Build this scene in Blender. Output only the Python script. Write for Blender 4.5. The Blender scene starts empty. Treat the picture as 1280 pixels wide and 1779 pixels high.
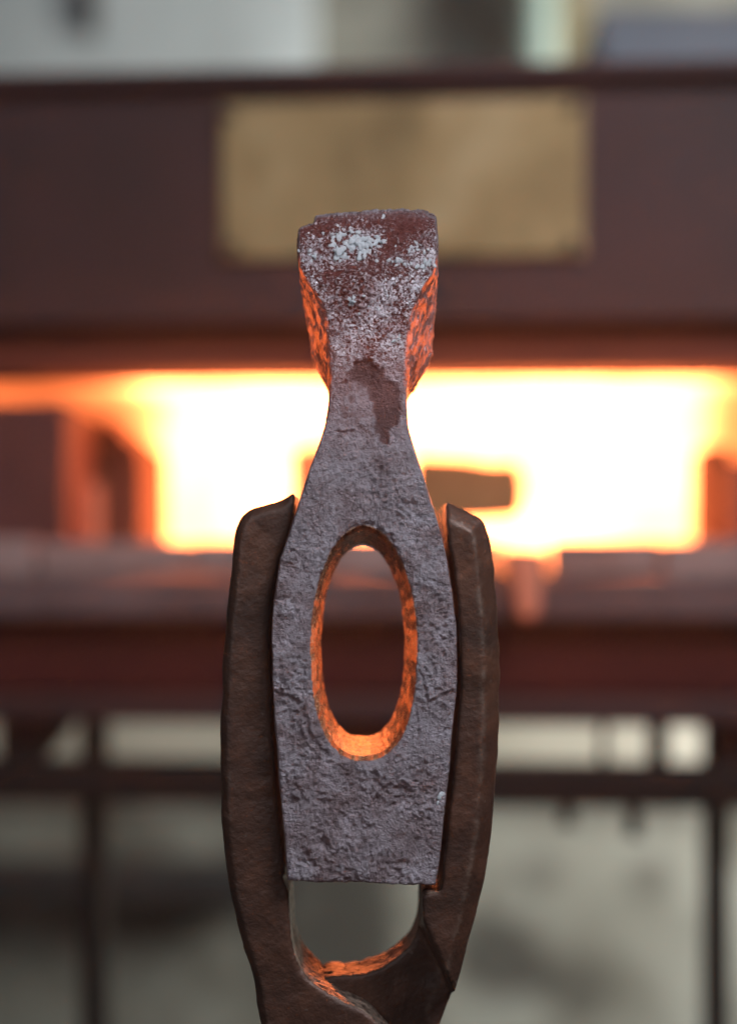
import bpy, math, random
import numpy as np
from mathutils import Vector

random.seed(7)
S = bpy.context.scene
R = math.radians

# ------------------------------------------------------------------ camera
CAM_D = 0.415                 # camera to the front face of the hammer head
PX = 0.125e-3                 # metres for one photo pixel at that distance
HX, HY = 640.0, 977.0         # vanishing centre of the photo in its own pixels
ZC = 1.05                     # camera height above the floor
cam = bpy.data.cameras.new('camera')
cam.sensor_fit = 'VERTICAL'
cam.sensor_height = 36.0
cam.sensor_width = 36.0
cam.lens = 36.0 * CAM_D / (1779 * PX)
cam.shift_y = (HY - 889.5) / 1779.0
cam.clip_start = 0.01
cam.clip_end = 50
cam.dof.use_dof = True
cam.dof.focus_distance = CAM_D + 0.004
cam.dof.aperture_fstop = cam.lens / 13.0
camo = bpy.data.objects.new('camera', cam)
S.collection.objects.link(camo)
camo.location = (0, -CAM_D, ZC)
camo.rotation_euler = (R(90), 0, 0)
S.camera = camo

# ------------------------------------------------------------------ world and lamps
W = bpy.data.worlds.new('World')
S.world = W
W.use_nodes = True
W.node_tree.nodes['Background'].inputs[0].default_value = (0.62, 0.72, 0.85, 1)
W.node_tree.nodes['Background'].inputs[1].default_value = 0.035


def area(name, loc, target, size, power, col, size_y=None):
    l = bpy.data.lights.new(name, 'AREA')
    l.energy = power
    l.color = col
    l.size = size
    if size_y:
        l.shape = 'RECTANGLE'
        l.size_y = size_y
    o = bpy.data.objects.new(name, l)
    S.collection.objects.link(o)
    o.location = loc
    d = Vector(target) - Vector(loc)
    o.rotation_euler = d.to_track_quat('-Z', 'Y').to_euler()
    return o


area('window_light', (0.36, -0.30, ZC + 0.50), (0, 0, ZC + 0.01), 0.24, 8.6, (0.90, 0.94, 1.0), 0.30)
area('sheen_fill', (-0.30, -0.52, ZC + 0.30), (0, 0.0, ZC - 0.01), 0.25, 1.9, (0.84, 0.91, 1.0), 0.35)  # added fill beside the camera for sheen on the hammer face
area('wall_fill', (0.80, 0.95, ZC + 0.18), (0.15, 1.6, ZC + 0.0), 0.35, 20.0, (0.97, 1.0, 0.95))  # unseen lamp added to brighten the back wall

S.view_settings.view_transform = 'Standard'
S.view_settings.look = 'None'
S.view_settings.gamma = 1
S.view_settings.exposure = 0
S.view_settings.use_curve_mapping = False
S.render.engine = 'CYCLES'
S.cycles.use_denoising = True
try:
    S.cycles.denoiser = 'OPENIMAGEDENOISE'
except Exception:
    pass
S.cycles.max_bounces = 8
S.cycles.sample_clamp_indirect = 12
S.cycles.caustics_reflective = True
S.cycles.blur_glossy = 0.3


# ------------------------------------------------------------------ material helpers
def mat(name):
    m = bpy.data.materials.new(name)
    m.use_nodes = True
    nt = m.node_tree
    return m, nt, nt.nodes['Principled BSDF']


def nd(nt, t, **kw):
    n = nt.nodes.new(t)
    for k, v in kw.items():
        setattr(n, k, v)
    return n


def noise(nt, vec, scale, detail=4, rough=0.55, dist=0.0):
    n = nd(nt, 'ShaderNodeTexNoise')
    n.inputs['Scale'].default_value = scale
    n.inputs['Detail'].default_value = detail
    n.inputs['Roughness'].default_value = rough
    n.inputs['Distortion'].default_value = dist
    nt.links.new(vec, n.inputs['Vector'])
    return n.outputs['Fac']


def ramp(nt, fac, stops, interp='LINEAR'):
    n = nd(nt, 'ShaderNodeValToRGB')
    n.color_ramp.interpolation = interp
    el = n.color_ramp.elements
    while len(el) > 1:
        el.remove(el[-1])
    el[0].position, c = stops[0]
    el[0].color = (*c, 1) if len(c) == 3 else c
    for p, c in stops[1:]:
        e = el.new(p)
        e.color = (*c, 1) if len(c) == 3 else c
    nt.links.new(fac, n.inputs[0])
    return n.outputs[0]


def mixc(nt, fac, a, b):
    n = nd(nt, 'ShaderNodeMix', data_type='RGBA')
    for s, v in ((n.inputs[0], fac), (n.inputs[6], a), (n.inputs[7], b)):
        if isinstance(v, (int, float)):
            s.default_value = v
        elif isinstance(v, tuple):
            s.default_value = (*v, 1)
        else:
            nt.links.new(v, s)
    return n.outputs[2]


def mth(nt, op, a, b=None, clamp=False):
    n = nd(nt, 'ShaderNodeMath', operation=op, use_clamp=clamp)
    for s, v in zip(n.inputs, (a, b)):
        if v is None:
            continue
        if isinstance(v, (int, float)):
            s.default_value = v
        else:
            nt.links.new(v, s)
    return n.outputs[0]


def objco(nt):
    return nd(nt, 'ShaderNodeTexCoord').outputs['Object']


def attr(nt, name):
    return nd(nt, 'ShaderNodeAttribute', attribute_name=name).outputs['Fac']


def bump(nt, b, h, strength, dist):
    n = nd(nt, 'ShaderNodeBump')
    n.inputs['Strength'].default_value = strength
    n.inputs['Distance'].default_value = dist
    nt.links.new(h, n.inputs['Height'])
    nt.links.new(n.outputs[0], b.inputs['Normal'])


def surface(name, c1, c2, scale, rough=0.6, metal=0.0, bscale=None, bstr=0.3, bdist=0.001, c3=None, spec=0.25):
    m, nt, b = mat(name)
    co = objco(nt)
    f = noise(nt, co, scale, 5, 0.6, 0.4)
    stops = [(0.30, c1), (0.68, c2)]
    if c3:
        stops = [(0.28, c1), (0.5, c2), (0.72, c3)]
    nt.links.new(ramp(nt, f, stops), b.inputs['Base Color'])
    b.inputs['Roughness'].default_value = rough
    b.inputs['Metallic'].default_value = metal
    b.inputs['Specular IOR Level'].default_value = spec
    bump(nt, b, noise(nt, co, bscale or scale * 6, 4), bstr, bdist)
    return m


def emitter(name, col, strength, gradient=None):
    """Incandescent material: gives off light; base is warm refractory."""
    m, nt, b = mat(name)
    b.inputs['Base Color'].default_value = (0.16, 0.11, 0.08, 1)
    b.inputs['Roughness'].default_value = 0.9
    b.inputs['Emission Color'].default_value = (*col, 1)
    co = objco(nt)
    f = noise(nt, co, 22, 3)
    s = mth(nt, 'MULTIPLY', mth(nt, 'ADD', mth(nt, 'MULTIPLY', f, 1.6), 0.2), strength)
    if gradient:
        sx = nd(nt, 'ShaderNodeSeparateXYZ')
        nt.links.new(co, sx.inputs[0])
        g = nd(nt, 'ShaderNodeFloatCurve')
        mr = nd(nt, 'ShaderNodeMapRange')
        mr.inputs[1].default_value, mr.inputs[2].default_value = gradient[0], gradient[1]
        nt.links.new(sx.outputs[0], mr.inputs[0])
        cur = g.mapping.curves[0]
        for i, (px, py) in enumerate(gradient[2]):
            if i < 2:
                cur.points[i].location = (px, py)
            else:
                cur.points.new(px, py)
        g.mapping.update()
        nt.links.new(mr.outputs[0], g.inputs[1])
        s = mth(nt, 'MULTIPLY', s, g.outputs[0])
    nt.links.new(s, b.inputs['Emission Strength'])
    return m


# ------------------------------------------------------------------ object helpers
def tag(o, label=None, cat=None, group=None, kind=None):
    for k, v in (('label', label), ('category', cat), ('group', group), ('kind', kind)):
        if v:
            o[k] = v
    return o


def empty(name, loc, rz=0):
    o = bpy.data.objects.new(name, None)
    S.collection.objects.link(o)
    o.location = loc
    o.rotation_euler = (0, 0, rz)
    o.empty_display_size = 0.02
    return o


def link(name, me, m, parent=None, smooth=False):
    o = bpy.data.objects.new(name, me)
    S.collection.objects.link(o)
    if m and not me.materials:
        me.materials.append(m)
    if parent:
        o.parent = parent
    if smooth:
        me.polygons.foreach_set('use_smooth', np.ones(len(me.polygons), bool))
    return o


import bmesh


def box_mesh(name, lo, hi, bevel=0.0, wob=0.0, seg=2, shear=None):
    bm = bmesh.new()
    bmesh.ops.create_cube(bm, size=1.0)
    lo, hi = Vector(lo), Vector(hi)
    for v in bm.verts:
        v.co = Vector([lo[i] + (v.co[i] + 0.5) * (hi[i] - lo[i]) for i in range(3)])
        if wob:
            v.co += Vector([random.uniform(-wob, wob) for _ in range(3)])
    if shear:
        shear(bm)
    if bevel:
        bmesh.ops.bevel(bm, geom=list(bm.edges), offset=bevel, segments=seg, affect='EDGES', profile=0.6)
    me = bpy.data.meshes.new(name)
    bm.to_mesh(me)
    bm.free()
    return me


def prism_mesh(name, pts, y0, y1, bevel=0.0):
    """Polygon given in local X/Z, extruded along Y."""
    bm = bmesh.new()
    a = [bm.verts.new((x, y0, z)) for x, z in pts]
    b = [bm.verts.new((x, y1, z)) for x, z in pts]
    bm.faces.new(a)
    bm.faces.new(list(reversed(b)))
    n = len(pts)
    for i in range(n):
        bm.faces.new((a[i], b[i], b[(i + 1) % n], a[(i + 1) % n]))
    bmesh.ops.recalc_face_normals(bm, faces=bm.faces)
    if bevel:
        bmesh.ops.bevel(bm, geom=list(bm.edges), offset=bevel, segments=2, affect='EDGES', profile=0.6)
    me = bpy.data.meshes.new(name)
    bm.to_mesh(me)
    bm.free()
    return me


def cyl_mesh(name, p0, p1, r, seg=24, bevel=0.0):
    bm = bmesh.new()
    p0, p1 = Vector(p0), Vector(p1)
    d = p1 - p0
    bmesh.ops.create_cone(bm, cap_ends=True, segments=seg, radius1=r, radius2=r, depth=d.length)
    q = d.to_track_quat('Z', 'Y')
    for v in bm.verts:
        v.co = q @ v.co + (p0 + p1) / 2
    if bevel:
        es = [e for e in bm.edges if any(len(f.verts) > 4 for f in e.link_faces)]
        bmesh.ops.bevel(bm, geom=es, offset=bevel, segments=2, affect='EDGES')
    for f in bm.faces:
        f.smooth = len(f.verts) <= 4
    me = bpy.data.meshes.new(name)
    bm.to_mesh(me)
    bm.free()
    return me


# ------------------------------------------------------------------ numpy: noise, polygons, surface nets
def hash3(i, j, k, seed):
    n = (i.astype(np.int64) * 374761393 + j.astype(np.int64) * 668265263
         + k.astype(np.int64) * 2147483647 + seed * 974634777) & 0xFFFFFFFF
    n = ((n ^ (n >> 13)) * 1274126177) & 0xFFFFFFFF
    n = (n ^ (n >> 16)) & 0xFFFFFF
    return n.astype(np.float32) / float(0xFFFFFF)


def vnoise(x, y, z, seed=0):
    xi, yi, zi = np.floor(x), np.floor(y), np.floor(z)
    fx, fy, fz = x - xi, y - yi, z - zi
    fx, fy, fz = (t * t * t * (t * (t * 6 - 15) + 10) for t in (fx, fy, fz))
    r = 0
    for a in (0, 1):
        for b in (0, 1):
            for c in (0, 1):
                w = (fx if a else 1 - fx) * (fy if b else 1 - fy) * (fz if c else 1 - fz)
                r = r + w * hash3(xi + a, yi + b, zi + c, seed)
    return r * 2 - 1


def fbm(x, y, z, s, octs=3, seed=0, gain=0.55):
    r, a, t = 0, 1.0, 0
    for o in range(octs):
        r = r + a * vnoise(x / s + 17.3 * o, y / s + 5.1 * o, z / s + 9.7 * o, seed + o)
        t += a
        a *= gain
        s *= 0.5
    return r / t


def seg_dist(px, py, pts, closed=False):
    """Distance from points to a polyline; also the arc position of the nearest point (0..1)."""
    best = np.full(px.shape, 1e9, np.float32)
    P = list(pts) + ([pts[0]] if closed else [])
    for (ax, ay), (bx, by) in zip(P[:-1], P[1:]):
        dx, dy = bx - ax, by - ay
        L = dx * dx + dy * dy + 1e-9
        t = np.clip(((px - ax) * dx + (py - ay) * dy) / L, 0, 1)
        best = np.minimum(best, (px - ax - t * dx) ** 2 + (py - ay - t * dy) ** 2)
    return np.sqrt(best)


def poly_sdf(px, py, pts):
    d = seg_dist(px, py, pts, True)
    ins = np.zeros(px.shape, bool)
    n = len(pts)
    for i in range(n):
        ax, ay = pts[i]
        bx, by = pts[(i + 1) % n]
        c = (ay > py) != (by > py)
        xx = (bx - ax) * (py - ay) / ((by - ay) if by != ay else 1e-9) + ax
        ins ^= c & (px < xx)
    return np.where(ins, -d, d)


def smax(a, b, k):
    h = np.clip(0.5 + 0.5 * (a - b) / k, 0, 1)
    return b + (a - b) * h + k * h * (1 - h)


def sstep(e0, e1, x):
    t = np.clip((x - e0) / (e1 - e0), 0, 1)
    return t * t * (3 - 2 * t)


def catmull(pts, n=6):
    """Smooth an open list of points."""
    P = [np.array(p, float) for p in pts]
    out = []
    for i in range(len(P) - 1):
        p0 = P[max(i - 1, 0)]
        p1, p2 = P[i], P[i + 1]
        p3 = P[min(i + 2, len(P) - 1)]
        for t in np.linspace(0, 1, n, endpoint=False):
            out.append(tuple(0.5 * ((2 * p1) + (-p0 + p2) * t + (2 * p0 - 5 * p1 + 4 * p2 - p3) * t * t
                                    + (-p0 + 3 * p1 - 3 * p2 + p3) * t ** 3)))
    out.append(tuple(P[-1]))
    return out


def surface_nets(F, org, sp):
    """F<0 inside. Returns vertices (n,3) and quads (m,4)."""
    s = F < 0
    c = np.zeros([n - 1 for n in F.shape], np.uint8)
    off = [(a, b, d) for a in (0, 1) for b in (0, 1) for d in (0, 1)]
    nx, ny, nz = c.shape
    for a, b, d in off:
        c += s[a:a + nx, b:b + ny, d:d + nz]
    act = (c > 0) & (c < 8)
    idx = np.full(c.shape, -1, np.int64)
    I = np.argwhere(act)
    idx[act] = np.arange(len(I))
    vals = {o: F[I[:, 0] + o[0], I[:, 1] + o[1], I[:, 2] + o[2]] for o in off}
    acc = np.zeros((len(I), 3))
    cnt = np.zeros(len(I))
    for o in off:
        for ax in range(3):
            if o[ax]:
                continue
            p = list(o)
            p[ax] = 1
            va, vb = vals[o], vals[tuple(p)]
            cr = (va < 0) != (vb < 0)
            t = va / np.where(cr, va - vb, 1)
            q = np.tile(np.array(o, float), (len(I), 1))
            q[:, ax] = t
            acc[cr] += q[cr]
            cnt[cr] += 1
    V = (I + acc / cnt[:, None]) * np.array(sp) + np.array(org)
    quads = []
    for ax in range(3):
        b_, c_ = (ax + 1) % 3, (ax + 2) % 3
        sl0 = [slice(1, n - 1) for n in F.shape]
        sl1 = list(sl0)
        sl0[ax] = slice(0, F.shape[ax] - 1)
        sl1[ax] = slice(1, F.shape[ax])
        a, b = s[tuple(sl0)], s[tuple(sl1)]
        E = np.argwhere(a != b)
        flip = a[tuple(E.T)]
        base = E.copy()
        base[:, b_] += 1
        base[:, c_] += 1
        q = []
        for db, dc in ((-1, -1), (0, -1), (0, 0), (-1, 0)):
            cc = base.copy()
            cc[:, b_] += db
            cc[:, c_] += dc
            q.append(idx[cc[:, 0], cc[:, 1], cc[:, 2]])
        q = np.stack(q, 1)
        q[~flip] = q[~flip][:, ::-1]
        quads.append(q)
    return V, np.concatenate(quads)


def np_mesh(name, V, Q, attrs=None):
    me = bpy.data.meshes.new(name)
    me.vertices.add(len(V))
    me.vertices.foreach_set('co', np.ascontiguousarray(V, np.float32).ravel())
    me.loops.add(Q.size)
    me.loops.foreach_set('vertex_index', Q.ravel().astype(np.int32))
    me.polygons.add(len(Q))
    me.polygons.foreach_set('loop_start', (np.arange(len(Q)) * 4).astype(np.int32))
    me.polygons.foreach_set('loop_total', np.full(len(Q), 4, np.int32))
    me.update(calc_edges=True)
    for k, a in (attrs or {}).items():
        at = me.attributes.new(k, 'FLOAT', 'POINT')
        at.data.foreach_set('value', a.astype(np.float32))
    return me


def relax(V, Q, it=1, lam=0.5):
    """A light smoothing that removes the voxel stepping."""
    for _ in range(it):
        s = np.zeros_like(V)
        n = np.zeros(len(V))
        for k in range(4):
            a, b = Q[:, k], Q[:, (k + 1) % 4]
            np.add.at(s, a, V[b]); np.add.at(n, a, 1)
            np.add.at(s, b, V[a]); np.add.at(n, b, 1)
        V = V + lam * (s / n[:, None] - V)
    return V


def vnormals(V, Q):
    fn = np.cross(V[Q[:, 2]] - V[Q[:, 0]], V[Q[:, 3]] - V[Q[:, 1]])
    N = np.zeros_like(V)
    for k in range(4):
        np.add.at(N, Q[:, k], fn)
    return N / (np.linalg.norm(N, axis=1, keepdims=True) + 1e-12)


def up(x, y, w):
    """Photo pixel seen at depth w (in object-plane pixels) -> position in object-plane pixels."""
    f = 1 + w * PX / CAM_D
    return HX + (x - HX) * f, HY + (y - HY) * f


def to_world(V, base):
    """object-plane pixels (x, y-down, depth) -> metres relative to base."""
    return np.stack([(V[:, 0] - HX) * PX - base[0], V[:, 2] * PX - base[1],
                     ZC + (HY - V[:, 1]) * PX - base[2]], 1)


# ------------------------------------------------------------------ the place: back wall
D_FORGE = 0.85
KF = PX * D_FORGE / CAM_D
YF = D_FORGE - CAM_D
D_WALL = 2.0


def at(x, y, dist):
    k = PX * dist / CAM_D
    return Vector(((x - HX) * k, dist - CAM_D, ZC + (HY - y) * k))


def make_wall():
    m, nt, b = mat('plastered wall')
    co = objco(nt)
    f = noise(nt, co, 3.2, 5, 0.55, 0.3)
    col = ramp(nt, f, [(0.28, (0.20, 0.19, 0.155)), (0.5, (0.33, 0.32, 0.275)), (0.72, (0.46, 0.47, 0.43))])
    col = mixc(nt, ramp(nt, noise(nt, co, 7.5, 4, 0.6, 0.7), [(0.40, (0, 0, 0)), (0.62, (0.85,) * 3)]), col, (0.13, 0.12, 0.095))
    sep = nd(nt, 'ShaderNodeSeparateXYZ')
    nt.links.new(co, sep.inputs[0])
    wob = noise(nt, co, 11, 4, 0.6, 0.6)
    # dark wall stains; the broad lower-left one paints in the weaker light: (x, z, rx, rz, strength)
    k = PX * D_WALL / CAM_D
    for (px, py, rx, ry, st) in ((865, 1650, 75, 95, 0.85), (1000, 1715, 70, 50, 0.55), (930, 1520, 45, 40, 0.6),
                                 (1125, 1525, 45, 40, 0.55), (575, 1600, 130, 260, 0.92), (330, 1500, 260, 120, 0.35),
                                 (150, 1640, 460, 320, 0.3), (870, 55, 40, 30, 0.25), (610, 10, 30, 40, 0.3)):
        cx, cz = (px - HX) * k, ZC + (HY - py) * k
        dx = mth(nt, 'DIVIDE', mth(nt, 'SUBTRACT', sep.outputs[0], cx), rx * k)
        dz = mth(nt, 'DIVIDE', mth(nt, 'SUBTRACT', sep.outputs[2], cz), ry * k)
        r2 = mth(nt, 'ADD', mth(nt, 'MULTIPLY', dx, dx), mth(nt, 'MULTIPLY', dz, dz))
        r2 = mth(nt, 'ADD', r2, mth(nt, 'MULTIPLY', mth(nt, 'SUBTRACT', wob, 0.5), 4.0))
        mr = nd(nt, 'ShaderNodeMapRange', interpolation_type='SMOOTHSTEP')
        mr.inputs[1].default_value, mr.inputs[2].default_value = 1.5, 0.3
        mr.inputs[3].default_value, mr.inputs[4].default_value = 0.0, st
        nt.links.new(r2, mr.inputs[0])
        col = mixc(nt, mr.outputs[0], col, (0.045, 0.04, 0.033))
    nt.links.new(col, b.inputs['Base Color'])
    b.inputs['Roughness'].default_value = 0.85
    bump(nt, b, noise(nt, co, 40, 4), 0.5, 0.004)
    y = D_WALL - CAM_D
    link('wall', box_mesh('wall', (-2.2, y, 0), (2.2, y + 0.12, 2.6)), m)['kind'] = 'structure'
    fl = surface('concrete floor', (0.10, 0.095, 0.09), (0.2, 0.19, 0.18), 4, 0.8)
    link('floor', box_mesh('floor', (-2.2, -1.6, -0.05), (2.2, y + 0.12, 0.0)), fl)['kind'] = 'structure'


make_wall()

# ------------------------------------------------------------------ the forge
M_panel = surface('painted housing', (0.024, 0.009, 0.0085), (0.052, 0.018, 0.018), 7, 0.6, 0.0, 120, 0.25)
M_lintel = surface('glare tinted lintel', (0.075, 0.011, 0.006), (0.14, 0.026, 0.012), 9, 0.75, 0.0, 90, 0.3)  # lens glare around the mouth put into the lintel's red-brown
M_beam = surface('dark red beam', (0.030, 0.0025, 0.0025), (0.055, 0.005, 0.004), 8, 0.85, 0.0, 90, 0.3)
M_rail = surface('blackened steel rail', (0.008, 0.005, 0.004), (0.02, 0.011, 0.009), 10, 0.55, 0.3, 100, 0.3)
M_slab = surface('sooty hearth slab', (0.052, 0.030, 0.031), (0.125, 0.080, 0.080), 11, 0.8, 0.0, 120, 0.6)
M_brick = surface('pale firebrick', (0.14, 0.080, 0.072), (0.29, 0.20, 0.185), 14, 0.9, 0.0, 160, 0.8)
M_dbrick = surface('scorched firebrick', (0.045, 0.014, 0.013), (0.11, 0.036, 0.034), 12, 0.85, 0.0, 150, 0.7)
M_darkbrick = surface('darkest firebrick', (0.030, 0.010, 0.008), (0.07, 0.022, 0.016), 12, 0.9, 0.0, 150, 0.7)  # darkest red-brown brick tone
M_plate = surface('tarnished brass plate', (0.12, 0.075, 0.030), (0.25, 0.162, 0.072), 14, 0.5, 0.35, 140, 0.2,
                  c3=(0.37, 0.265, 0.145))
M_bolt = surface('bolt steel', (0.06, 0.042, 0.03), (0.12, 0.085, 0.06), 60, 0.5, 0.6)
G = [(0.0, 0.03), (1.0, 0.05), (0.07, 0.05), (0.12, 0.13), (0.16, 0.45), (0.195, 0.88), (0.25, 1.0), (0.82, 1.0), (0.875, 0.75), (0.905, 0.26), (0.945, 0.09)]
M_hot = emitter('incandescent lining', (1.0, 0.235, 0.068), 17.0, ((-200 - HX) * KF, (1500 - HX) * KF, G))
M_piece = emitter('red hot steel', (1.0, 0.20, 0.06), 0.65)
M_salmon = emitter('salmon glow', (1.0, 0.16, 0.06), 0.35)  # salmon emission for a mouth brick and a broken hearth piece

forge = empty('gas_forge', (0, YF, 0), R(-4.6))
tag(forge, 'glowing forge with dark steel housing and brass plate behind the hammer head', 'forge')


def fx(x):
    return (x - HX) * KF


def fz(y):
    return ZC + (HY - y) * KF


def fbox(name, x0, x1, y0, y1, d0, d1, m, parent=forge, bevel=0.0015, wob=0.0, shear=None):
    """Box of the forge: photo pixel extents on its front plane and depth behind it in metres."""
    return link(name, box_mesh(name, (fx(x0), d0, fz(y1)), (fx(x1), d1, fz(y0)), bevel, wob, 2, shear), m, parent)


XL, XR = -480, 1740
hous = fbox('housing', XL, XR, 152, 560, 0.0, 0.32, M_panel)
fbox('top_flange', XL, XR, 124, 150, -0.012, 0.33, M_panel, forge, 0.002)
fbox('seam_strip', XL, XR, 544, 560, -0.006, -0.0005, M_panel, hous, 0.001)
fbox('lintel', XL, XR, 561, 602, 0.012, 0.05, M_lintel)
fbox('lintel_angle', XL, XR, 603, 646, -0.002, 0.05, M_lintel)
fbox('bracket', 566, 742, 88, 123, 0.03, 0.08, M_rail, forge, 0.004)
# name plate with its four screws
plate = fbox('name_plate', 385, 1012, 178, 450, -0.0045, -0.0003, M_plate, forge, 0.0012)
for sx, sy in ((398, 200), (994, 194), (404, 432), (990, 430)):
    link('screw', cyl_mesh('screw', (fx(sx), -0.0085, fz(sy)), (fx(sx), -0.0046, fz(sy)), 0.0026, 18, 0.0008), M_bolt, plate)
# incandescent chamber: back, roof, floor and ends
ch0, ch1 = 0.052, 0.27
fbox('chamber_back', -215, 1515, 600, 990, ch1, ch1 + 0.03, M_hot, forge, 0)
fbox('chamber_roof', -215, 1515, 575, 604, ch0, ch1 - 0.001, M_hot, forge, 0)
fbox('chamber_floor', -215, 1515, 952, 990, ch0 + 0.02, ch1 - 0.001, M_hot, forge, 0)
fbox('chamber_end', -215, -185, 606, 950, ch0, ch1 - 0.001, M_hot, forge, 0)
fbox('chamber_end', 1485, 1515, 606, 950, ch0, ch1 - 0.001, M_hot, forge, 0)
fbox('outer_shell', XL, XR, 570, 1000, ch1 + 0.031, ch1 + 0.05, M_panel, forge, 0.002)
for a, b in ((XL, -217), (1517, XR)):
    fbox('side_shell', a, b, 636, 944, 0.02, ch1 + 0.03, M_panel, forge, 0.002)


# bricks that narrow the mouth
def slope(bm):
    for v in bm.verts:
        if v.co.x > fx(140) and v.co.z > fz(850):
            v.co.z -= 75 * KF


def dbox(x0, x1, y0, y1, d0, d1, m, wob=0.001, shear=None):
    f = (D_FORGE + d0) / D_FORGE
    g = lambda x: HX + (x - HX) * f
    h = lambda y: HY + (y - HY) * f
    return fbox('brick', g(x0), g(x1), h(y0), 950, d0, d1, m, forge, 0.0025, wob, shear)


dbox(-213, 106, 698, 0, 0.002, 0.085, M_dbrick, 0.0015)
dbox(150, 222, 712, 0, 0.06, 0.13, M_darkbrick, 0.001, slope)
dbox(108, 146, 838, 0, 0.05, 0.095, M_salmon)
dbox(1196, 1240, 778, 0, 0.07, 0.13, M_darkbrick)
dbox(1256, 1490, 800, 0, 0.02, 0.085, M_dbrick, 0.0015)
# hearth: a row of firebricks on a slab
cuts = [-470, -80, 64, 335, 566, 742, 874, 950, 1142, 1330, 1730]
for a, b in zip(cuts[:-1], cuts[1:]):
    fbox('hearth_brick', a + 3, b - 3, (950 if a == 874 else 936) + random.uniform(0, 3), 1001, -0.012 + random.uniform(-.003, .003), 0.07,
         M_brick, forge, 0.0025, 0.0008)
fbox('hearth_slab', XL, XR, 1003, 1073, -0.022, 0.30, M_slab, forge, 0.003)
link('hearth_chip', prism_mesh('hearth_chip', [(fx(880), fz(958)), (fx(947), fz(956)), (fx(938), fz(990)), (fx(934), fz(1060)),
                                         (fx(918), fz(1074)), (fx(899), fz(1064)), (fx(893), fz(1000))],
                            -0.034, -0.016, 0.003), M_salmon, forge)  # broken hearth brick piece with salmon emission
fbox('beam', XL, XR, 1075, 1206, -0.004, 0.30, M_beam, forge, 0.003)
fbox('beam_flange', XL, XR, 1207, 1254, -0.012, 0.30, M_panel, forge, 0.003)
# stand
fbox('stand_rail', XL, XR, 1331, 1401, 0.0, 0.03, M_rail, forge, 0.002)
for a, b in ((102, 144), (1229, 1273)):
    leg = link('stand_leg', box_mesh('stand_leg', (fx(a), 0.031, 0.002), (fx(b), 0.05, fz(1256)), 0.001), M_rail, forge)
for a, b in ((-470, -430), (1690, 1730)):
    link('stand_leg', box_mesh('stand_leg', (fx(a), 0.20, 0.002), (fx(b), 0.23, fz(1256)), 0.001), M_rail, forge)
link('gusset', prism_mesh('gusset', [(fx(-20), fz(1256)), (fx(120), fz(1256)), (fx(60), fz(1329)), (fx(-20), fz(1329))], 0.006, 0.012), M_rail, forge)
link('gusset', prism_mesh('gusset', [(fx(1226), fz(1256)), (fx(1330), fz(1256)), (fx(1330), fz(1329)), (fx(1248), fz(1329))], 0.006, 0.012), M_rail, forge)
for x0, x1 in ((1040, 1056), (1124, 1162)):
    link('strut', cyl_mesh('strut', (fx((x0 + x1) / 2), 0.02, fz(1330)), (fx((x0 + x1) / 2), 0.02, fz(1255)), (x1 - x0) / 2 * KF), M_rail, forge)
fbox('gap_block', 520, 760, 1256, 1329, 0.03, 0.09, M_rail, forge, 0.003)  # added dark block to keep the middle of the gap dark
for x, y in ((985, 1440), (1100, 1458)):
    link('rail_bolt', cyl_mesh('rail_bolt', (fx(x), 0.016, fz(1400)), (fx(x), 0.016, fz(y)), 0.0035, 16, 0.0008), M_rail, forge)

# ------------------------------------------------------------------ things lying in the forge
c, s_ = math.cos(R(-4.6)), math.sin(R(-4.6))


def forge_to_world(x, d, z):
    return Vector((x * c - d * s_, YF + x * s_ + d * c, z))


def hot_thing(name, pts, d0, d1, m, label, cat):
    px = [fx(p[0]) for p in pts]
    pz = [fz(p[1]) for p in pts]
    bx, bz = sum(px) / len(px), min(pz)
    me = prism_mesh(name, [(x - bx, z - bz) for x, z in zip(px, pz)], 0, d1 - d0, 0.0045)
    o = link(name, me, m)
    o.location = forge_to_world(bx, d0, bz)
    o.rotation_euler = (0, 0, R(-4.6))
    tag(o, label, cat)
    return o


M_cool = surface('dull scaled steel', (0.10, 0.075, 0.03), (0.20, 0.16, 0.075), 40, 0.6, 0.2)
hot_thing('steel_block', [(466, 758), (560, 750), (566, 951), (464, 951)], 0.075, 0.13, M_piece,
          'orange hot steel block in the forge just left of the hammer neck', 'steel block')
hot_thing('steel_blank', [(700, 776), (790, 780), (860, 792), (900, 786), (914, 840), (906, 896), (830, 902), (700, 902)],
          0.06, 0.075, M_cool, 'dull olive steel blank in the forge right of the hammer neck', 'steel blank')
hot_thing('support_brick', [(712, 903), (812, 903), (814, 951), (710, 951)], 0.058, 0.10, M_dbrick,
          'firebrick propping up the dull steel blank inside the forge', 'firebrick')

# ------------------------------------------------------------------ things behind the forge
M_blue = surface('blue grey sheet metal', (0.15, 0.165, 0.20), (0.22, 0.235, 0.27), 6, 0.5, 0.3)
M_dark = surface('dark iron', (0.02, 0.018, 0.02), (0.05, 0.045, 0.045), 20, 0.6, 0.3)
M_green = surface('pale green paint', (0.30, 0.38, 0.33), (0.42, 0.50, 0.45), 10, 0.5)
M_tan = surface('tan timber', (0.20, 0.16, 0.09), (0.30, 0.24, 0.14), 12, 0.7)
M_cream = surface('cream board', (0.33, 0.30, 0.24), (0.47, 0.43, 0.36), 5, 0.7)
M_white = surface('whitewashed board', (0.44, 0.47, 0.47), (0.62, 0.66, 0.66), 4, 0.7)


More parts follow.
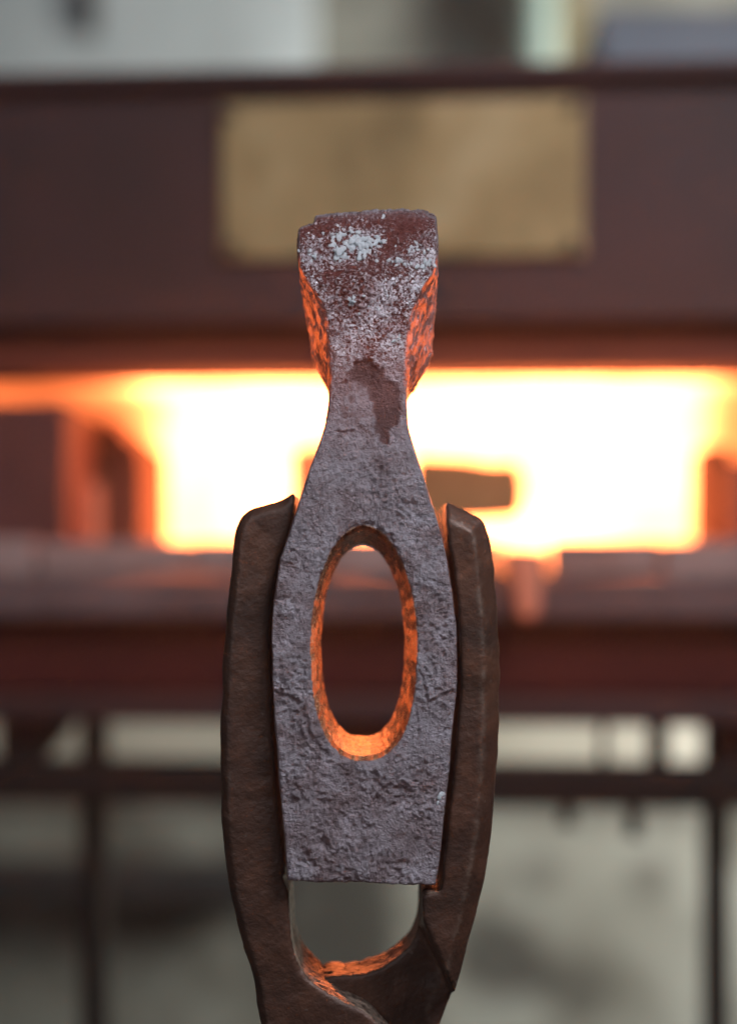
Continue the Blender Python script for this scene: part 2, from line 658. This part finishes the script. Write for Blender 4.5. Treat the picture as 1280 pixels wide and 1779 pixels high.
def bg_box(name, x0, x1, y0, y1, dist, depth, m, label, cat, bevel=0.004):
    a, b = at(x0, y1, dist), at(x1, y0, dist)
    base = Vector(((a.x + b.x) / 2, a.y, a.z))
    me = box_mesh(name, (a.x - base.x, 0, 0), (b.x - base.x, depth, b.z - a.z), bevel)
    o = link(name, me, m)
    o.location = base
    tag(o, label, cat)
    return o


bg_box('board', -260, 548, -260, 250, 1.94, 0.03, M_white, 'large pale whitewashed board on the wall above the forge at left', 'board')
bg_box('iron_strap', 138, 168, -200, 62, 1.925, 0.01, M_dark, 'dark iron strap hanging in front of the pale board', 'strap')
o = link('pipe', cyl_mesh('pipe', (0, 0, 0), (0, 0, 1.0), 0.017), M_green)
o.location = at(938, 250, 1.9)
tag(o, 'pale green vertical pipe on the wall above the brass plate', 'pipe')
bg_box('timber_post', 968, 1024, -260, 250, 1.9, 0.05, M_tan, 'tan timber post beside the pale green pipe', 'post')
bg_box('duct_box', 1036, 1500, 12, 250, 1.35, 0.2, M_blue, 'blue grey sheet metal duct above the forge at top right', 'duct')
bg_box('pale_board', -300, 1600, 1240, 1345, 1.93, 0.03, M_cream, 'long pale cream board on the wall, seen through the gap under the forge', 'board')
bg_box('floor_ledge', -300, 512, 1508, 1566, 1.9, 0.08, M_dark, 'low dark ledge along the wall at lower left', 'ledge')

# ------------------------------------------------------------------ hammer head: solid field in object-plane pixels
LF = [(330, 521), (380, 519), (440, 518), (474, 522), (502, 543), (536, 562), (561, 568), (611, 573), (674, 571.5), (700, 570.5),
      (737, 565), (769, 555), (814, 538), (867, 522), (928, 502), (968, 488), (1045, 475), (1106, 471), (1187, 473),
      (1331, 483), (1423, 491), (1531, 499), (1600, 504)]
RF = [(330, 756), (380, 757), (440, 759), (474, 755), (502, 734), (542, 715), (580, 708), (627, 705), (689, 706), (715, 707), (741, 709),
      (806, 729), (858, 746), (919, 764), (968, 776), (1037, 786), (1086, 792), (1187, 794), (1320, 782), (1423, 770),
      (1527, 759), (1600, 752)]
WC = 130.0            # depth at which the chamfer of the striking end meets its cheek
BL = [(330, 520), (440, 517), (480, 523), (561, 534), (617, 543), (640, 551), (671, 569)]
BR = [(330, 757), (440, 760), (480, 759), (549, 754), (624, 748), (649, 734), (689, 707.5)]
WD = 215.0            # thickness of the head along the view


def curve1(tab, v, smooth=True):
    t = np.array(tab, float)
    x = np.interp(v, t[:, 0], t[:, 1])
    return x


def sm1(tab, vs):
    x = curve1(tab, vs)
    k = np.ones(9) / 9
    p = np.pad(x, 4, mode='edge')
    return np.convolve(p, k, 'valid')


def wfront(u, v):
    """Depth of the front face: hollow at the neck, swelling forward at the striking end."""
    d = 16 * np.exp(-((v - 670) / 90.0) ** 2) - 20 * np.exp(-((v - 470) / 85.0) ** 2)
    d = d + 20 * np.clip((405 - v) / 45.0, 0, 1.2) ** 2
    return d


BARE = [(605, 647), (618, 627), (641, 622), (664, 639), (670, 658), (690, 668), (697, 681), (695, 734), (676, 744),
        (674, 770), (657, 765), (651, 731), (647, 698), (634, 671), (611, 655)]
CRACKS = [([(474, 1203), (498, 1210), (520, 1224), (533, 1252), (538, 1275)], 3.0, 3.5),
          ([(729, 1165), (738, 1192), (742, 1216)], 2.0, 3.5),
          ([(722, 1225), (726, 1262), (724, 1285)], 2.0, 3.0),
          ([(740, 1222), (762, 1212), (788, 1200)], 2.2, 3.0),
          ([(765, 1275), (780, 1262)], 2.0, 3.0),
          ([(584, 747), (598, 751), (614, 748)], 2.2, 4.0),
          ([(676, 752), (692, 760), (704, 764)], 1.6, 3.0),
          ([(675, 794), (692, 789), (705, 791)], 1.8, 2.5),
          ([(530, 1258), (545, 1290), (570, 1312)], 3.0, 3.0),
          ([(588, 665), (600, 664), (604, 655)], 1.6, 3.0),
          ([(478, 1330), (495, 1345), (500, 1370)], 2.0, 2.0)]
PITS = [(508, 1388, 9, 5), (655, 1362, 11, 4), (562, 1392, 8, 4), (655, 1392, 6, 5), (563, 1465, 9, 6), (530, 1480, 7, 4),
        (598, 1340, 8, 4), (700, 1385, 14, 4), (690, 1372, 7, 4), (640, 1440, 7, 3), (720, 1430, 8, 3), (624, 793, 6, 3),
        (560, 1000, 9, 3), (760, 1040, 9, 3), (765, 1120, 10, 3.5)]
LUMPS = [(540, 1270, 16, 4), (545, 1480, 18, 4), (512, 1380, 8, 4), (655, 1350, 30, 3), (585, 1465, 14, 3), (495, 1020, 22, 3),
         (500, 1060, 18, 2.5), (745, 1000, 26, 2.5), (620, 1500, 30, 2), (700, 1480, 24, 2)]


def build_head():
    su, sv, sw = 2.15, 2.15, 3.2
    u = np.arange(450, 820, su, dtype=np.float32)
    v = np.arange(345, 1560, sv, dtype=np.float32)
    w = np.arange(-34, WD + 12, sw, dtype=np.float32)
    fl, fr = sm1(LF, v), sm1(RF, v)
    # rear outline, undone from its perspective
    bl = [up(x, y, WC)[::-1] for y, x in BL]
    br = [up(x, y, WC)[::-1] for y, x in BR]
    bl = np.where(v < bl[-1][0], np.minimum(sm1(bl, v), fl), fl - 1.0)
    br = np.where(v < br[-1][0], np.maximum(sm1(br, v), fr), fr + 1.0)
    k = np.ones(13) / 13
    bl = np.convolve(np.pad(bl, 6, mode='edge'), k, 'valid')
    br = np.convolve(np.pad(br, 6, mode='edge'), k, 'valid')
    U, Vv, Wd = u[:, None, None], v[None, :, None], w[None, None, :]
    wf = wfront(u[:, None], v[None, :])[:, :, None]
    wrel = Wd - wf
    # sides: from the front edge out to the cheek over the depth WC
    t = np.clip(wrel / WC, 0, 1)
    left = fl[None, :, None] * (1 - t) + bl[None, :, None] * t
    right = fr[None, :, None] * (1 - t) + br[None, :, None] * t
    nl = np.sqrt(1 + ((fl - bl) / WC) ** 2)[None, :, None]
    nr = np.sqrt(1 + ((fr - br) / WC) ** 2)[None, :, None]
    F = smax((left - U) / nl, (U - right) / nr, 4.0).astype(np.float32)
    # ends
    topv = 360 + 18 * np.clip((660 - u) / 140, 0, 1.1) ** 1.3 + 5 * np.clip((u - 735) / 20, 0, 1) \
        + 14 * np.clip((549 - u) / 6, 0, 1) + 6 * np.clip((535 - u) / 18, 0, 1)
    topv = topv + 2.2 * fbm(u, u * 0, u * 0, 9, 3, 3)
    botv = 1532 + 7 * np.clip((u - 600) / 150, 0, 1) + 1.8 * fbm(u, u * 0 + 40, u * 0, 22, 2, 5)
    ends = np.maximum(topv[:, None] - v[None, :], v[None, :] - botv[:, None])[:, :, None]
    F = smax(F, ends, 3.0)
    F = smax(F, -wrel, (6.0 + 9.0 * np.exp(-((v - 690) / 110.0) ** 2))[None, :, None])
    F = smax(F, Wd - WD, 8.0)
    # corner chip at the upper right
    chip = np.sqrt((U - 752) ** 2 + ((Vv - 366) * 1.1) ** 2 + (np.maximum(wrel - 10, 0)) ** 2) - 11
    F = np.maximum(F, -chip)
    # the eye: bevelled mouth then a slow taper
    sub = (u > 515) & (u < 750)
    Us = U[sub]
    d = np.clip(Wd, 0, WD)
    bev = np.clip((20 - d) / 20, 0, 1) ** 1.6
    cx = 632.0 - d * 0.012
    a = 85.5 - d / WD * 9.0 + 7.5 * bev
    top, bot = 919 + d / WD * 26 - 10 * bev, 1316 - d / WD * 19 + 9 * bev
    bb, cv = (bot - top) / 2, (bot + top) / 2
    dx, dv = np.abs(Us - cx) / a, (Vv - cv) / bb
    p = np.where(dv > 0, 2.45, 1.95)
    r = (dx ** p + np.abs(dv) ** p) ** (1 / p)
    hole = (1 - r) * np.minimum(a, bb) * 1.15
    F[sub] = smax(F[sub], hole, 5.0)
    return F.astype(np.float32), (450, 345, -34), (su, sv, sw)


F, org, sp = build_head()
V, Q = surface_nets(F, org, sp)
del F
V = relax(V, Q, 1, 0.45)
N = vnormals(V, Q)
u, v, w = V[:, 0], V[:, 1], V[:, 2]
front = sstep(0.55, 0.9, -N[:, 2])
bare_d = poly_sdf(u + 4 * vnoise(u / 7, v / 7, w * 0, 21), v + 4 * vnoise(u / 7, v / 7, w * 0 + 5, 22), BARE)
bare = sstep(4.0, -3.0, bare_d) * front
zone_top = sstep(668, 600, v + 18 * vnoise(u / 30, v / 30, w / 30, 31)) * (1 - bare)
# relief
coarse = fbm(u, v, w, 70, 2, 41)
peb = fbm(u, v, w, 11, 2, 42, 0.62)
grit = fbm(u, v, w, 5.5, 1, 43)
ridge = 1 - np.abs(fbm(u, v * 1.0, w, 24, 2, 44)) * 2.2
edge_soft = sstep(0, 16, np.minimum(np.abs(u - np.interp(v, [p[0] for p in LF], [p[1] for p in LF])),
                                    np.abs(np.interp(v, [p[0] for p in RF], [p[1] for p in RF]) - u)))
neckz = sstep(640, 690, v) * sstep(880, 760, v)
amp = (1 - 0.45 * neckz * (1 - sstep(25, 60, np.minimum(u - 560, 720 - u)))) * (1 - 0.6 * bare)
rough_zone = 0.45 + 0.75 * sstep(-0.35, 0.35, fbm(u, v, w, 85, 2, 95))
disp = coarse * 2.0 + rough_zone * amp * (0.35 + 0.65 * edge_soft) * (peb * 1.35 + grit * 1.9 + np.clip(ridge, -0.4, 1) * 0.5 - 0.3)
disp = disp + zone_top * grit * 1.0
disp = disp - 3.8 * bare + 1.0 * np.exp(-(bare_d / 4.0) ** 2) * front
fm = front
pl = fbm(u, v * 0.8, w, 62, 3, 91, 0.6)
plate_lv = sstep(-0.02, 0.03, pl) + sstep(0.22, 0.26, pl) - sstep(-0.25, -0.29, pl)
disp = disp + front * (1 - zone_top) * (1 - bare) * 1.5 * (plate_lv - 0.5)
shade = 0.5 + 0.9 * vnoise(np.floor(pl * 4) * 7.3 + u / 90, v / 90, w * 0, 93) + 0.25 * (plate_lv - 0.7)
for pts, wd, dp in CRACKS:
    q = seg_dist(u + 2.5 * vnoise(u / 5, v / 5, w * 0, 51), v + 2.5 * vnoise(u / 5, v / 5, w * 0 + 3, 52), pts)
    disp = disp + 0.95 * fm * (-dp * np.exp(-(q / wd) ** 2) + 0.45 * dp * np.exp(-((q - 2.2 * wd) / wd) ** 2))
for x, y, r, dp in PITS:
    q = ((u - x) ** 2 + (v - y) ** 2) / r ** 2 * (1 + 0.8 * grit)
    disp = disp - fm * 0.8 * dp * np.exp(-np.clip(q, 0, 50))
for x, y, r, dp in LUMPS:
    q = ((u - x) ** 2 + ((v - y) * 1.3) ** 2) / r ** 2 * (1 + 0.9 * peb)
    disp = disp + fm * dp * sstep(1.3, 0.5, q)
# inside the eye: drift marks along the depth; cheeks: scale blisters
eye = ((u > 530) & (u < 735) & (v > 900) & (v < 1330) & (front < 0.5) & (w < WD - 4)).astype(float)
ang = np.arctan2(v - 1115, (u - 632) * 2.2)
drift = fbm(ang * 14, w / 60, w * 0, 1.0, 3, 61)
disp = np.where(eye > 0, 1.6 * drift + 0.8 * peb, disp)
cheek = sstep(690, 660, v) * sstep(440, 475, v) * (1 - front)
blis = np.clip(fbm(u, v, w, 20, 3, 62) - 0.05, 0, 1)
disp = disp * (1 - cheek) + cheek * (blis * 7 + grit * 0.8)
V = V + N * (disp * 0.9)[:, None]
glow_em = 0.55 * np.exp(-((v - 640) / 110.0) ** 2) + 0.10 * sstep(560, 400, v) + 0.08  # rosy bloom at the neck put in as emission
glow_em = np.where(eye > 0, (0.25 + 4.2 * sstep(955, 1090, v)) * (0.15 + 0.85 * np.clip(drift * 1.9 + 0.4, 0, 1)), glow_em)  # furnace reflections on eye walls painted as emission, darker at the top
glow_em = glow_em * (1 - 0.5 * bare)

speck = np.interp(v, [350, 395, 420, 455, 475, 500, 560, 640], [-0.13, -0.06, -0.02, 0.02, -0.06, 0.0, 0.05, 0.03])
speck = speck - 0.05 * sstep(545, 525, u) * sstep(450, 430, v)

head_base = (0.0, 0.0, ZC + (HY - 1538) * PX)
head = empty('hammer_head', head_base)
tag(head, 'scaled hot steel hammer head with oval eye, held upright in tongs', 'hammer head')


def head_material():
    m, nt, b = mat('forge scale steel')
    co = objco(nt)
    zt, br, ht, ck = attr(nt, 'zone_top'), attr(nt, 'bare'), attr(nt, 'fire_glow'), attr(nt, 'cheek')
    n1 = noise(nt, co, 160, 6, 0.62, 0.3)
    n2 = noise(nt, co, 900, 5, 0.7)
    base = ramp(nt, n1, [(0.30, (0.072, 0.053, 0.056)), (0.5, (0.145, 0.122, 0.132)), (0.70, (0.25, 0.228, 0.252))])
    fine = ramp(nt, n2, [(0.32, (0.55, 0.5, 0.5)), (0.62, (1.1, 1.08, 1.1))])
    mul = nd(nt, 'ShaderNodeMix', data_type='RGBA', blend_type='MULTIPLY')
    mul.inputs[0].default_value = 1.0
    nt.links.new(base, mul.inputs[6])
    nt.links.new(fine, mul.inputs[7])
    col = mul.outputs[2]
    lay = attr(nt, 'layer')
    col = mixc(nt, mth(nt, 'MULTIPLY', lay, 0.5), col, mixc(nt, n2, (0.10, 0.092, 0.104), (0.32, 0.312, 0.355)))
    # striking end: maroon skin broken by pale loose scale
    wv = noise(nt, co, 1800, 3, 0.6, 0.9)
    big = noise(nt, co, 95, 3, 0.5)
    thr = mth(nt, 'ADD', mth(nt, 'ADD', wv, attr(nt, 'speck')), mth(nt, 'MULTIPLY', mth(nt, 'SUBTRACT', big, 0.5), 0.40))
    spec_mask = ramp(nt, thr, [(0.47, (0, 0, 0)), (0.56, (1, 1, 1))])
    pale = ramp(nt, noise(nt, co, 260, 3), [(0.35, (0.27, 0.215, 0.235)), (0.65, (0.50, 0.485, 0.53))])
    topc = mixc(nt, spec_mask, (0.065, 0.014, 0.013), pale)
    col = mixc(nt, zt, col, topc)
    barec = ramp(nt, n1, [(0.35, (0.050, 0.026, 0.027)), (0.65, (0.095, 0.048, 0.048))])
    col = mixc(nt, br, col, barec)
    eyec = ramp(nt, noise(nt, co, 420, 4, 0.6, 0.5), [(0.35, (0.08, 0.036, 0.02)), (0.6, (0.26, 0.15, 0.08))])
    col = mixc(nt, attr(nt, 'eye'), col, eyec)
    nt.links.new(col, b.inputs['Base Color'])
    ey = attr(nt, 'eye')
    nt.links.new(mth(nt, 'ADD', mth(nt, 'MULTIPLY', ey, 0.20), 0.65), b.inputs['Metallic'])
    b.inputs['Specular IOR Level'].default_value = 0.6
    rg = ramp(nt, n2, [(0.3, (0.22,) * 3), (0.7, (0.42,) * 3)])
    nt.links.new(mth(nt, 'SUBTRACT', rg, mth(nt, 'MULTIPLY', ey, 0.06)), b.inputs['Roughness'])
    h = mth(nt, 'ADD', mth(nt, 'MULTIPLY', noise(nt, co, 1900, 3, 0.7), 0.9), mth(nt, 'MULTIPLY', n2, 0.9))
    h = mth(nt, 'ADD', h, mth(nt, 'MULTIPLY', mth(nt, 'MULTIPLY', spec_mask, zt), 0.25))
    bump(nt, b, h, 0.9, 0.0007)
    # dull heat plus furnace light on eye, cheeks and neck, painted as emission
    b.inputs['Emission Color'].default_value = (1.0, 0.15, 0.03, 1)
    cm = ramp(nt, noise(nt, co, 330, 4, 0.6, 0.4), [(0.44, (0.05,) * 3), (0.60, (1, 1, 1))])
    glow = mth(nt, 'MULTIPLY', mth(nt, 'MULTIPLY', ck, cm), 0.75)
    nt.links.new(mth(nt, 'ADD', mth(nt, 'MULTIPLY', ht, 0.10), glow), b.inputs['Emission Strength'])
    return m


M_head = head_material()
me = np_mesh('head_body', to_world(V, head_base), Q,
             {'zone_top': zone_top * front, 'bare': bare, 'fire_glow': glow_em, 'cheek': cheek, 'eye': eye, 'speck': speck, 'layer': np.clip(shade, 0, 1)})
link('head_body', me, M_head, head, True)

# loose pale scale flakes lying on the striking end
M_flake = surface('pale loose scale', (0.40, 0.41, 0.44), (0.64, 0.66, 0.70), 300, 0.5, 0.0, 900, 0.8, 0.0004)


def flake_mesh(i):
    rnd = random.Random(100 + i)
    bm = bmesh.new()
    n = 11
    rim, top = [], []
    for k in range(n):
        a = 2 * math.pi * k / n
        r = rnd.uniform(0.55, 1.1)
        rim.append(bm.verts.new((r * math.cos(a), 0.12, r * math.sin(a))))
        top.append(bm.verts.new((0.72 * r * math.cos(a), -0.10 + rnd.uniform(-.06, .06), 0.72 * r * math.sin(a))))
    cc = bm.verts.new((rnd.uniform(-.15, .15), -0.16, rnd.uniform(-.15, .15)))
    for k in range(n):
        j = (k + 1) % n
        bm.faces.new((rim[k], rim[j], top[j], top[k]))
        bm.faces.new((top[k], top[j], cc))
    bm.faces.new(list(reversed(rim)))
    bmesh.ops.recalc_face_normals(bm, faces=bm.faces)
    for f in bm.faces:
        f.smooth = True
    me = bpy.data.meshes.new('scale_flake')
    bm.to_mesh(me)
    bm.free()
    me.materials.append(M_flake)
    return me


FM = [flake_mesh(i) for i in range(7)]
from mathutils.kdtree import KDTree
sel = np.argwhere((front > 0.5))[:, 0]
kd = KDTree(len(sel))
for n_, i_ in enumerate(sel):
    kd.insert((V[i_, 0], V[i_, 1], 0), n_)
kd.balance()


def flake(x, y, r, sx=1.0, rot=None):
    _, n_, _ = kd.find((x, y, 0))
    p = V[sel[n_]][None]
    o = bpy.data.objects.new('scale_flake', random.choice(FM))
    S.collection.objects.link(o)
    o.parent = head
    o.location = to_world(p, head_base)[0] + np.array((0, -0.00004, 0))
    o.scale = (r * PX * sx, r * PX * 0.42, r * PX)
    o.rotation_euler = (random.uniform(-.25, .25), random.uniform(0, 6.28) if rot is None else rot, random.uniform(-.25, .25))


rnd = random.Random(5)
clusters = [(612, 425, 34, 17, 46, 3.5, 8.5), (640, 428, 18, 12, 16, 3, 7), (592, 447, 14, 12, 12, 3, 6), (740, 464, 14, 8, 12, 2.5, 6),
            (690, 458, 26, 7, 14, 2.2, 5), (612, 523, 10, 9, 8, 2, 4), (655, 525, 34, 20, 10, 1.8, 3.5), (545, 445, 14, 12, 12, 2, 4.5),
            (688, 586, 8, 8, 6, 2, 3.5), (590, 405, 26, 12, 12, 2, 4), (725, 435, 24, 14, 12, 2, 4), (665, 377, 3, 4, 3, 2.5, 4)]
for cx_, cy_, rx_, ry_, n_f, r0_, r1_ in clusters:
    for _ in range(n_f):
        flake(cx_ + rnd.gauss(0, rx_ * 0.6), cy_ + rnd.gauss(0, ry_ * 0.6), rnd.uniform(r0_, r1_), rnd.uniform(0.9, 1.7))
flake(763, 1385, 8, 0.7, 0.2)
flake(767, 1380, 7, 0.9, 0.0)
flake(761, 1395, 6, 0.7, 0.0)

# ------------------------------------------------------------------ tongs
W0 = 26.0
LAP = 128.0
L_outer = [(508, 858), (495, 866), (478, 873), (455, 880), (435, 887), (422, 896), (414, 908), (407, 932), (400, 1010),
           (392, 1085), (386, 1160), (383, 1250), (383, 1350), (388, 1460), (401, 1565), (424, 1652), (440, 1710),
           (452, 1779)]
L_inner = [(510, 858), (507, 905), (499, 935), (484, 968), (471, 1045), (467, 1106), (469, 1187), (476, 1331), (485, 1423),
           (493, 1530), (500, 1546)]
L_cross = [(502, 1550), (502, 1580), (505, 1628), (512, 1660), (525, 1689), (550, 1714), (577, 1731), (609, 1747), (633, 1757),
           (655, 1779), (700, 1830), (735, 1890), (750, 1960), (752, 2300)]
L_back = [(700, 2300), (694, 1990), (655, 1950), (590, 1935), (520, 1905), (474, 1850)]
R_outer = [(778, 871), (800, 881), (822, 892), (840, 903), (850, 925), (856, 950), (861, 1010), (867, 1085), (869, 1160), (869, 1250), (865, 1325),
           (860, 1410), (847, 1510), (832, 1590), (815, 1650), (790, 1740), (777, 1779)]
R_inner = [(776, 874), (777, 905), (780, 950), (788, 990), (794, 1037), (798, 1086), (800, 1187), (790, 1320), (779, 1423),
           (768, 1520), (764, 1549)]
R_cross = [(738, 1552), (733, 1560), (733, 1580), (731, 1618), (717, 1658), (689, 1686), (661, 1704), (632, 1713), (602, 1717), (556, 1724),
           (540, 1780), (525, 1860), (508, 1960), (500, 2300)]
R_back = [(552, 2300), (560, 2010), (600, 1960), (690, 1920), (752, 1850)]


def jaw(left):
    f = 1 + W0 * PX / CAM_D
    tr = lambda pts: [up(x, y, W0) for x, y in pts]
    if left:
        outer, inner, cross, back = catmull(tr(L_outer), 4), tr(L_inner), catmull(tr(L_cross), 4), tr(L_back)
        poly = inner + cross + back + outer[::-1]
    else:
        outer, inner, cross, back = catmull(tr(R_outer), 4), tr(R_inner), catmull(tr(R_cross), 4), tr(R_back)
        poly = inner + cross + back + outer[::-1]
    xs, ys = [p[0] for p in poly], [p[1] for p in poly]
    su, sv, sw = 3.2, 3.6, 4.2
    u = np.arange(min(xs) - 10, max(xs) + 10, su, dtype=np.float32)
    v = np.arange(min(ys) - 10, max(ys) + 10, sv, dtype=np.float32)
    w = np.arange(0, 290, sw, dtype=np.float32)
    U2, V2 = np.meshgrid(u, v, indexing='ij')
    d2 = poly_sdf(U2, V2, poly)
    do = seg_dist(U2, V2, outer)
    body_side = sstep(1760, 1700, V2)
    if left:
        wf = W0 + np.clip(14 - do, 0, 14) * 0.9 + 0.0 * V2
        wb = 240 - (240 - (LAP - 4)) * sstep(1720, 1746, V2)
    else:
        wf = W0 + np.clip(30 - do, 0, 30) * 1.15
        # half-lap step under the crossing
        ax, ay = up(728, 1600, W0)
        bx, by = up(792, 1742, W0)
        sd = ((U2 - ax) * (by - ay) - (V2 - ay) * (bx - ax)) / math.hypot(bx - ax, by - ay)
        lapm = sstep(9, -9, sd) * sstep(1590, 1625, V2)
        lapm = np.maximum(lapm, sstep(1748, 1762, V2))
        wf = np.maximum(wf, W0 + (LAP - W0) * lapm)
        wb = 255 + 0 * V2
    F = smax(np.repeat(d2[:, :, None], len(w), 2), (wf[:, :, None] - w[None, None, :]) * 0.9, 6.0)
    F = smax(F, w[None, None, :] - wb[:, :, None], 8.0).astype(np.float32)
    Vt, Qt = surface_nets(F, (u[0], v[0], w[0]), (su, sv, sw))
    Vt = relax(Vt, Qt, 3, 0.5)
    Nt = vnormals(Vt, Qt)
    a, b, c2 = Vt.T
    inner_n = sstep(0.3, 0.8, -Nt[:, 1]) * sstep(1500, 1600, b)
    dsp = 3.2 * fbm(a, b, c2, 55, 2, 71) + 0.8 * fbm(a, b, c2, 12, 3, 72) + inner_n * 3.0 * fbm(a, b, c2, 13, 3, 73)
    firelit = sstep(0.15, 0.6, np.where(b > 1540, np.maximum(-Nt[:, 1], 0.9 * np.abs(Nt[:, 0])), np.abs(Nt[:, 0]))) * sstep(9, 3, seg_dist(a, b, inner + cross)) * sstep(0.45, 0.2, -Nt[:, 2])
    rid = seg_dist(a, b, outer) - (14 if left else 30)
    ridge_wear_hi = np.exp(-(rid / (3.0 if left else 6.0)) ** 2) * sstep(0.2, 0.5, -Nt[:, 2]) * (0.4 if left else 1.0)
    return Vt + Nt * dsp[:, None], Qt, firelit, ridge_wear_hi


def tong_material():
    m, nt, b = mat('dark tong steel')
    co = objco(nt)
    n1 = noise(nt, co, 70, 5, 0.6, 0.5)
    n2 = noise(nt, co, 900, 4, 0.6)
    col = ramp(nt, n1, [(0.28, (0.028, 0.0105, 0.0065)), (0.5, (0.052, 0.021, 0.0125)), (0.74, (0.095, 0.039, 0.023))])
    col = mixc(nt, ramp(nt, noise(nt, co, 38, 4, 0.6, 0.8), [(0.45, (0, 0, 0)), (0.68, (0.8,) * 3)]), col, (0.026, 0.012, 0.008))
    sp_ = ramp(nt, noise(nt, co, 420, 3, 0.5), [(0.70, (0, 0, 0)), (0.76, (1, 1, 1))])
    col = mixc(nt, mth(nt, 'MULTIPLY', sp_, 0.35), col, (0.15, 0.125, 0.11))
    wm = mth(nt, 'MULTIPLY', attr(nt, 'ridge_wear_hi'), ramp(nt, noise(nt, co, 240, 5, 0.7, 0.4), [(0.42, (0, 0, 0)), (0.66, (0.5,) * 3)]))  # ridge wear and its highlight painted paler along the outer edge
    col = mixc(nt, wm, col, (0.13, 0.095, 0.075))
    wn = attr(nt, 'firelit')  # furnace light on inner faces put into a paler, glossier colour
    wc = ramp(nt, noise(nt, co, 520, 4, 0.65, 0.5), [(0.38, (0.06, 0.038, 0.03)), (0.62, (0.34, 0.25, 0.20))])
    col = mixc(nt, wn, col, wc)
    nt.links.new(col, b.inputs['Base Color'])
    nt.links.new(mth(nt, 'ADD', mth(nt, 'MULTIPLY', wn, 0.6), 0.2), b.inputs['Metallic'])
    b.inputs['Specular IOR Level'].default_value = 0.3
    rg = ramp(nt, n1, [(0.3, (0.58,) * 3), (0.7, (0.42,) * 3)])
    nt.links.new(mth(nt, 'SUBTRACT', rg, mth(nt, 'MULTIPLY', wn, 0.08)), b.inputs['Roughness'])
    bump(nt, b, mth(nt, 'ADD', n2, mth(nt, 'MULTIPLY', n1, 1.5)), 0.45, 0.0005)
    return m


M_tong = tong_material()
tong_base = (0.0, 0.02, ZC + (HY - 2300) * PX)
tongs = empty('tongs', tong_base)
tag(tongs, 'dark steel blacksmith tongs gripping the hammer head from both sides', 'tongs')
for left in (True, False):
    Vt, Qt, firelit, ridge_wear_hi = jaw(left)
    link('jaw', np_mesh('jaw', to_world(Vt, tong_base), Qt, {'firelit': firelit, 'ridge_wear_hi': ridge_wear_hi}), M_tong, tongs, True)
rv = np.array([[628, 1860, 0.0]])
rp = to_world(rv, tong_base)[0]
link('rivet', cyl_mesh('rivet', (rp[0], (W0 - 14) * PX - tong_base[1], rp[2]), (rp[0], W0 * PX + 0.002 - tong_base[1], rp[2]), 0.0075, 28, 0.0012),
     M_tong, tongs)

# ------------------------------------------------------------------ haze volume added for the lens bloom round the forge mouth
hz = bpy.data.materials.new('bloom haze')
hz.use_nodes = True
hz.node_tree.nodes.clear()
ho = hz.node_tree.nodes.new('ShaderNodeOutputMaterial')
hv = hz.node_tree.nodes.new('ShaderNodeVolumePrincipled')
hv.inputs['Color'].default_value = (0.95, 0.82, 0.76, 1)
hv.inputs['Density'].default_value = 0.052
hv.inputs['Anisotropy'].default_value = 0.74
hz.node_tree.links.new(hv.outputs[0], ho.inputs['Volume'])
link('haze', box_mesh('haze', (-2.5, -1.9, -1.0), (2.5, 2.1, 2.9)), hz)['kind'] = 'stuff'
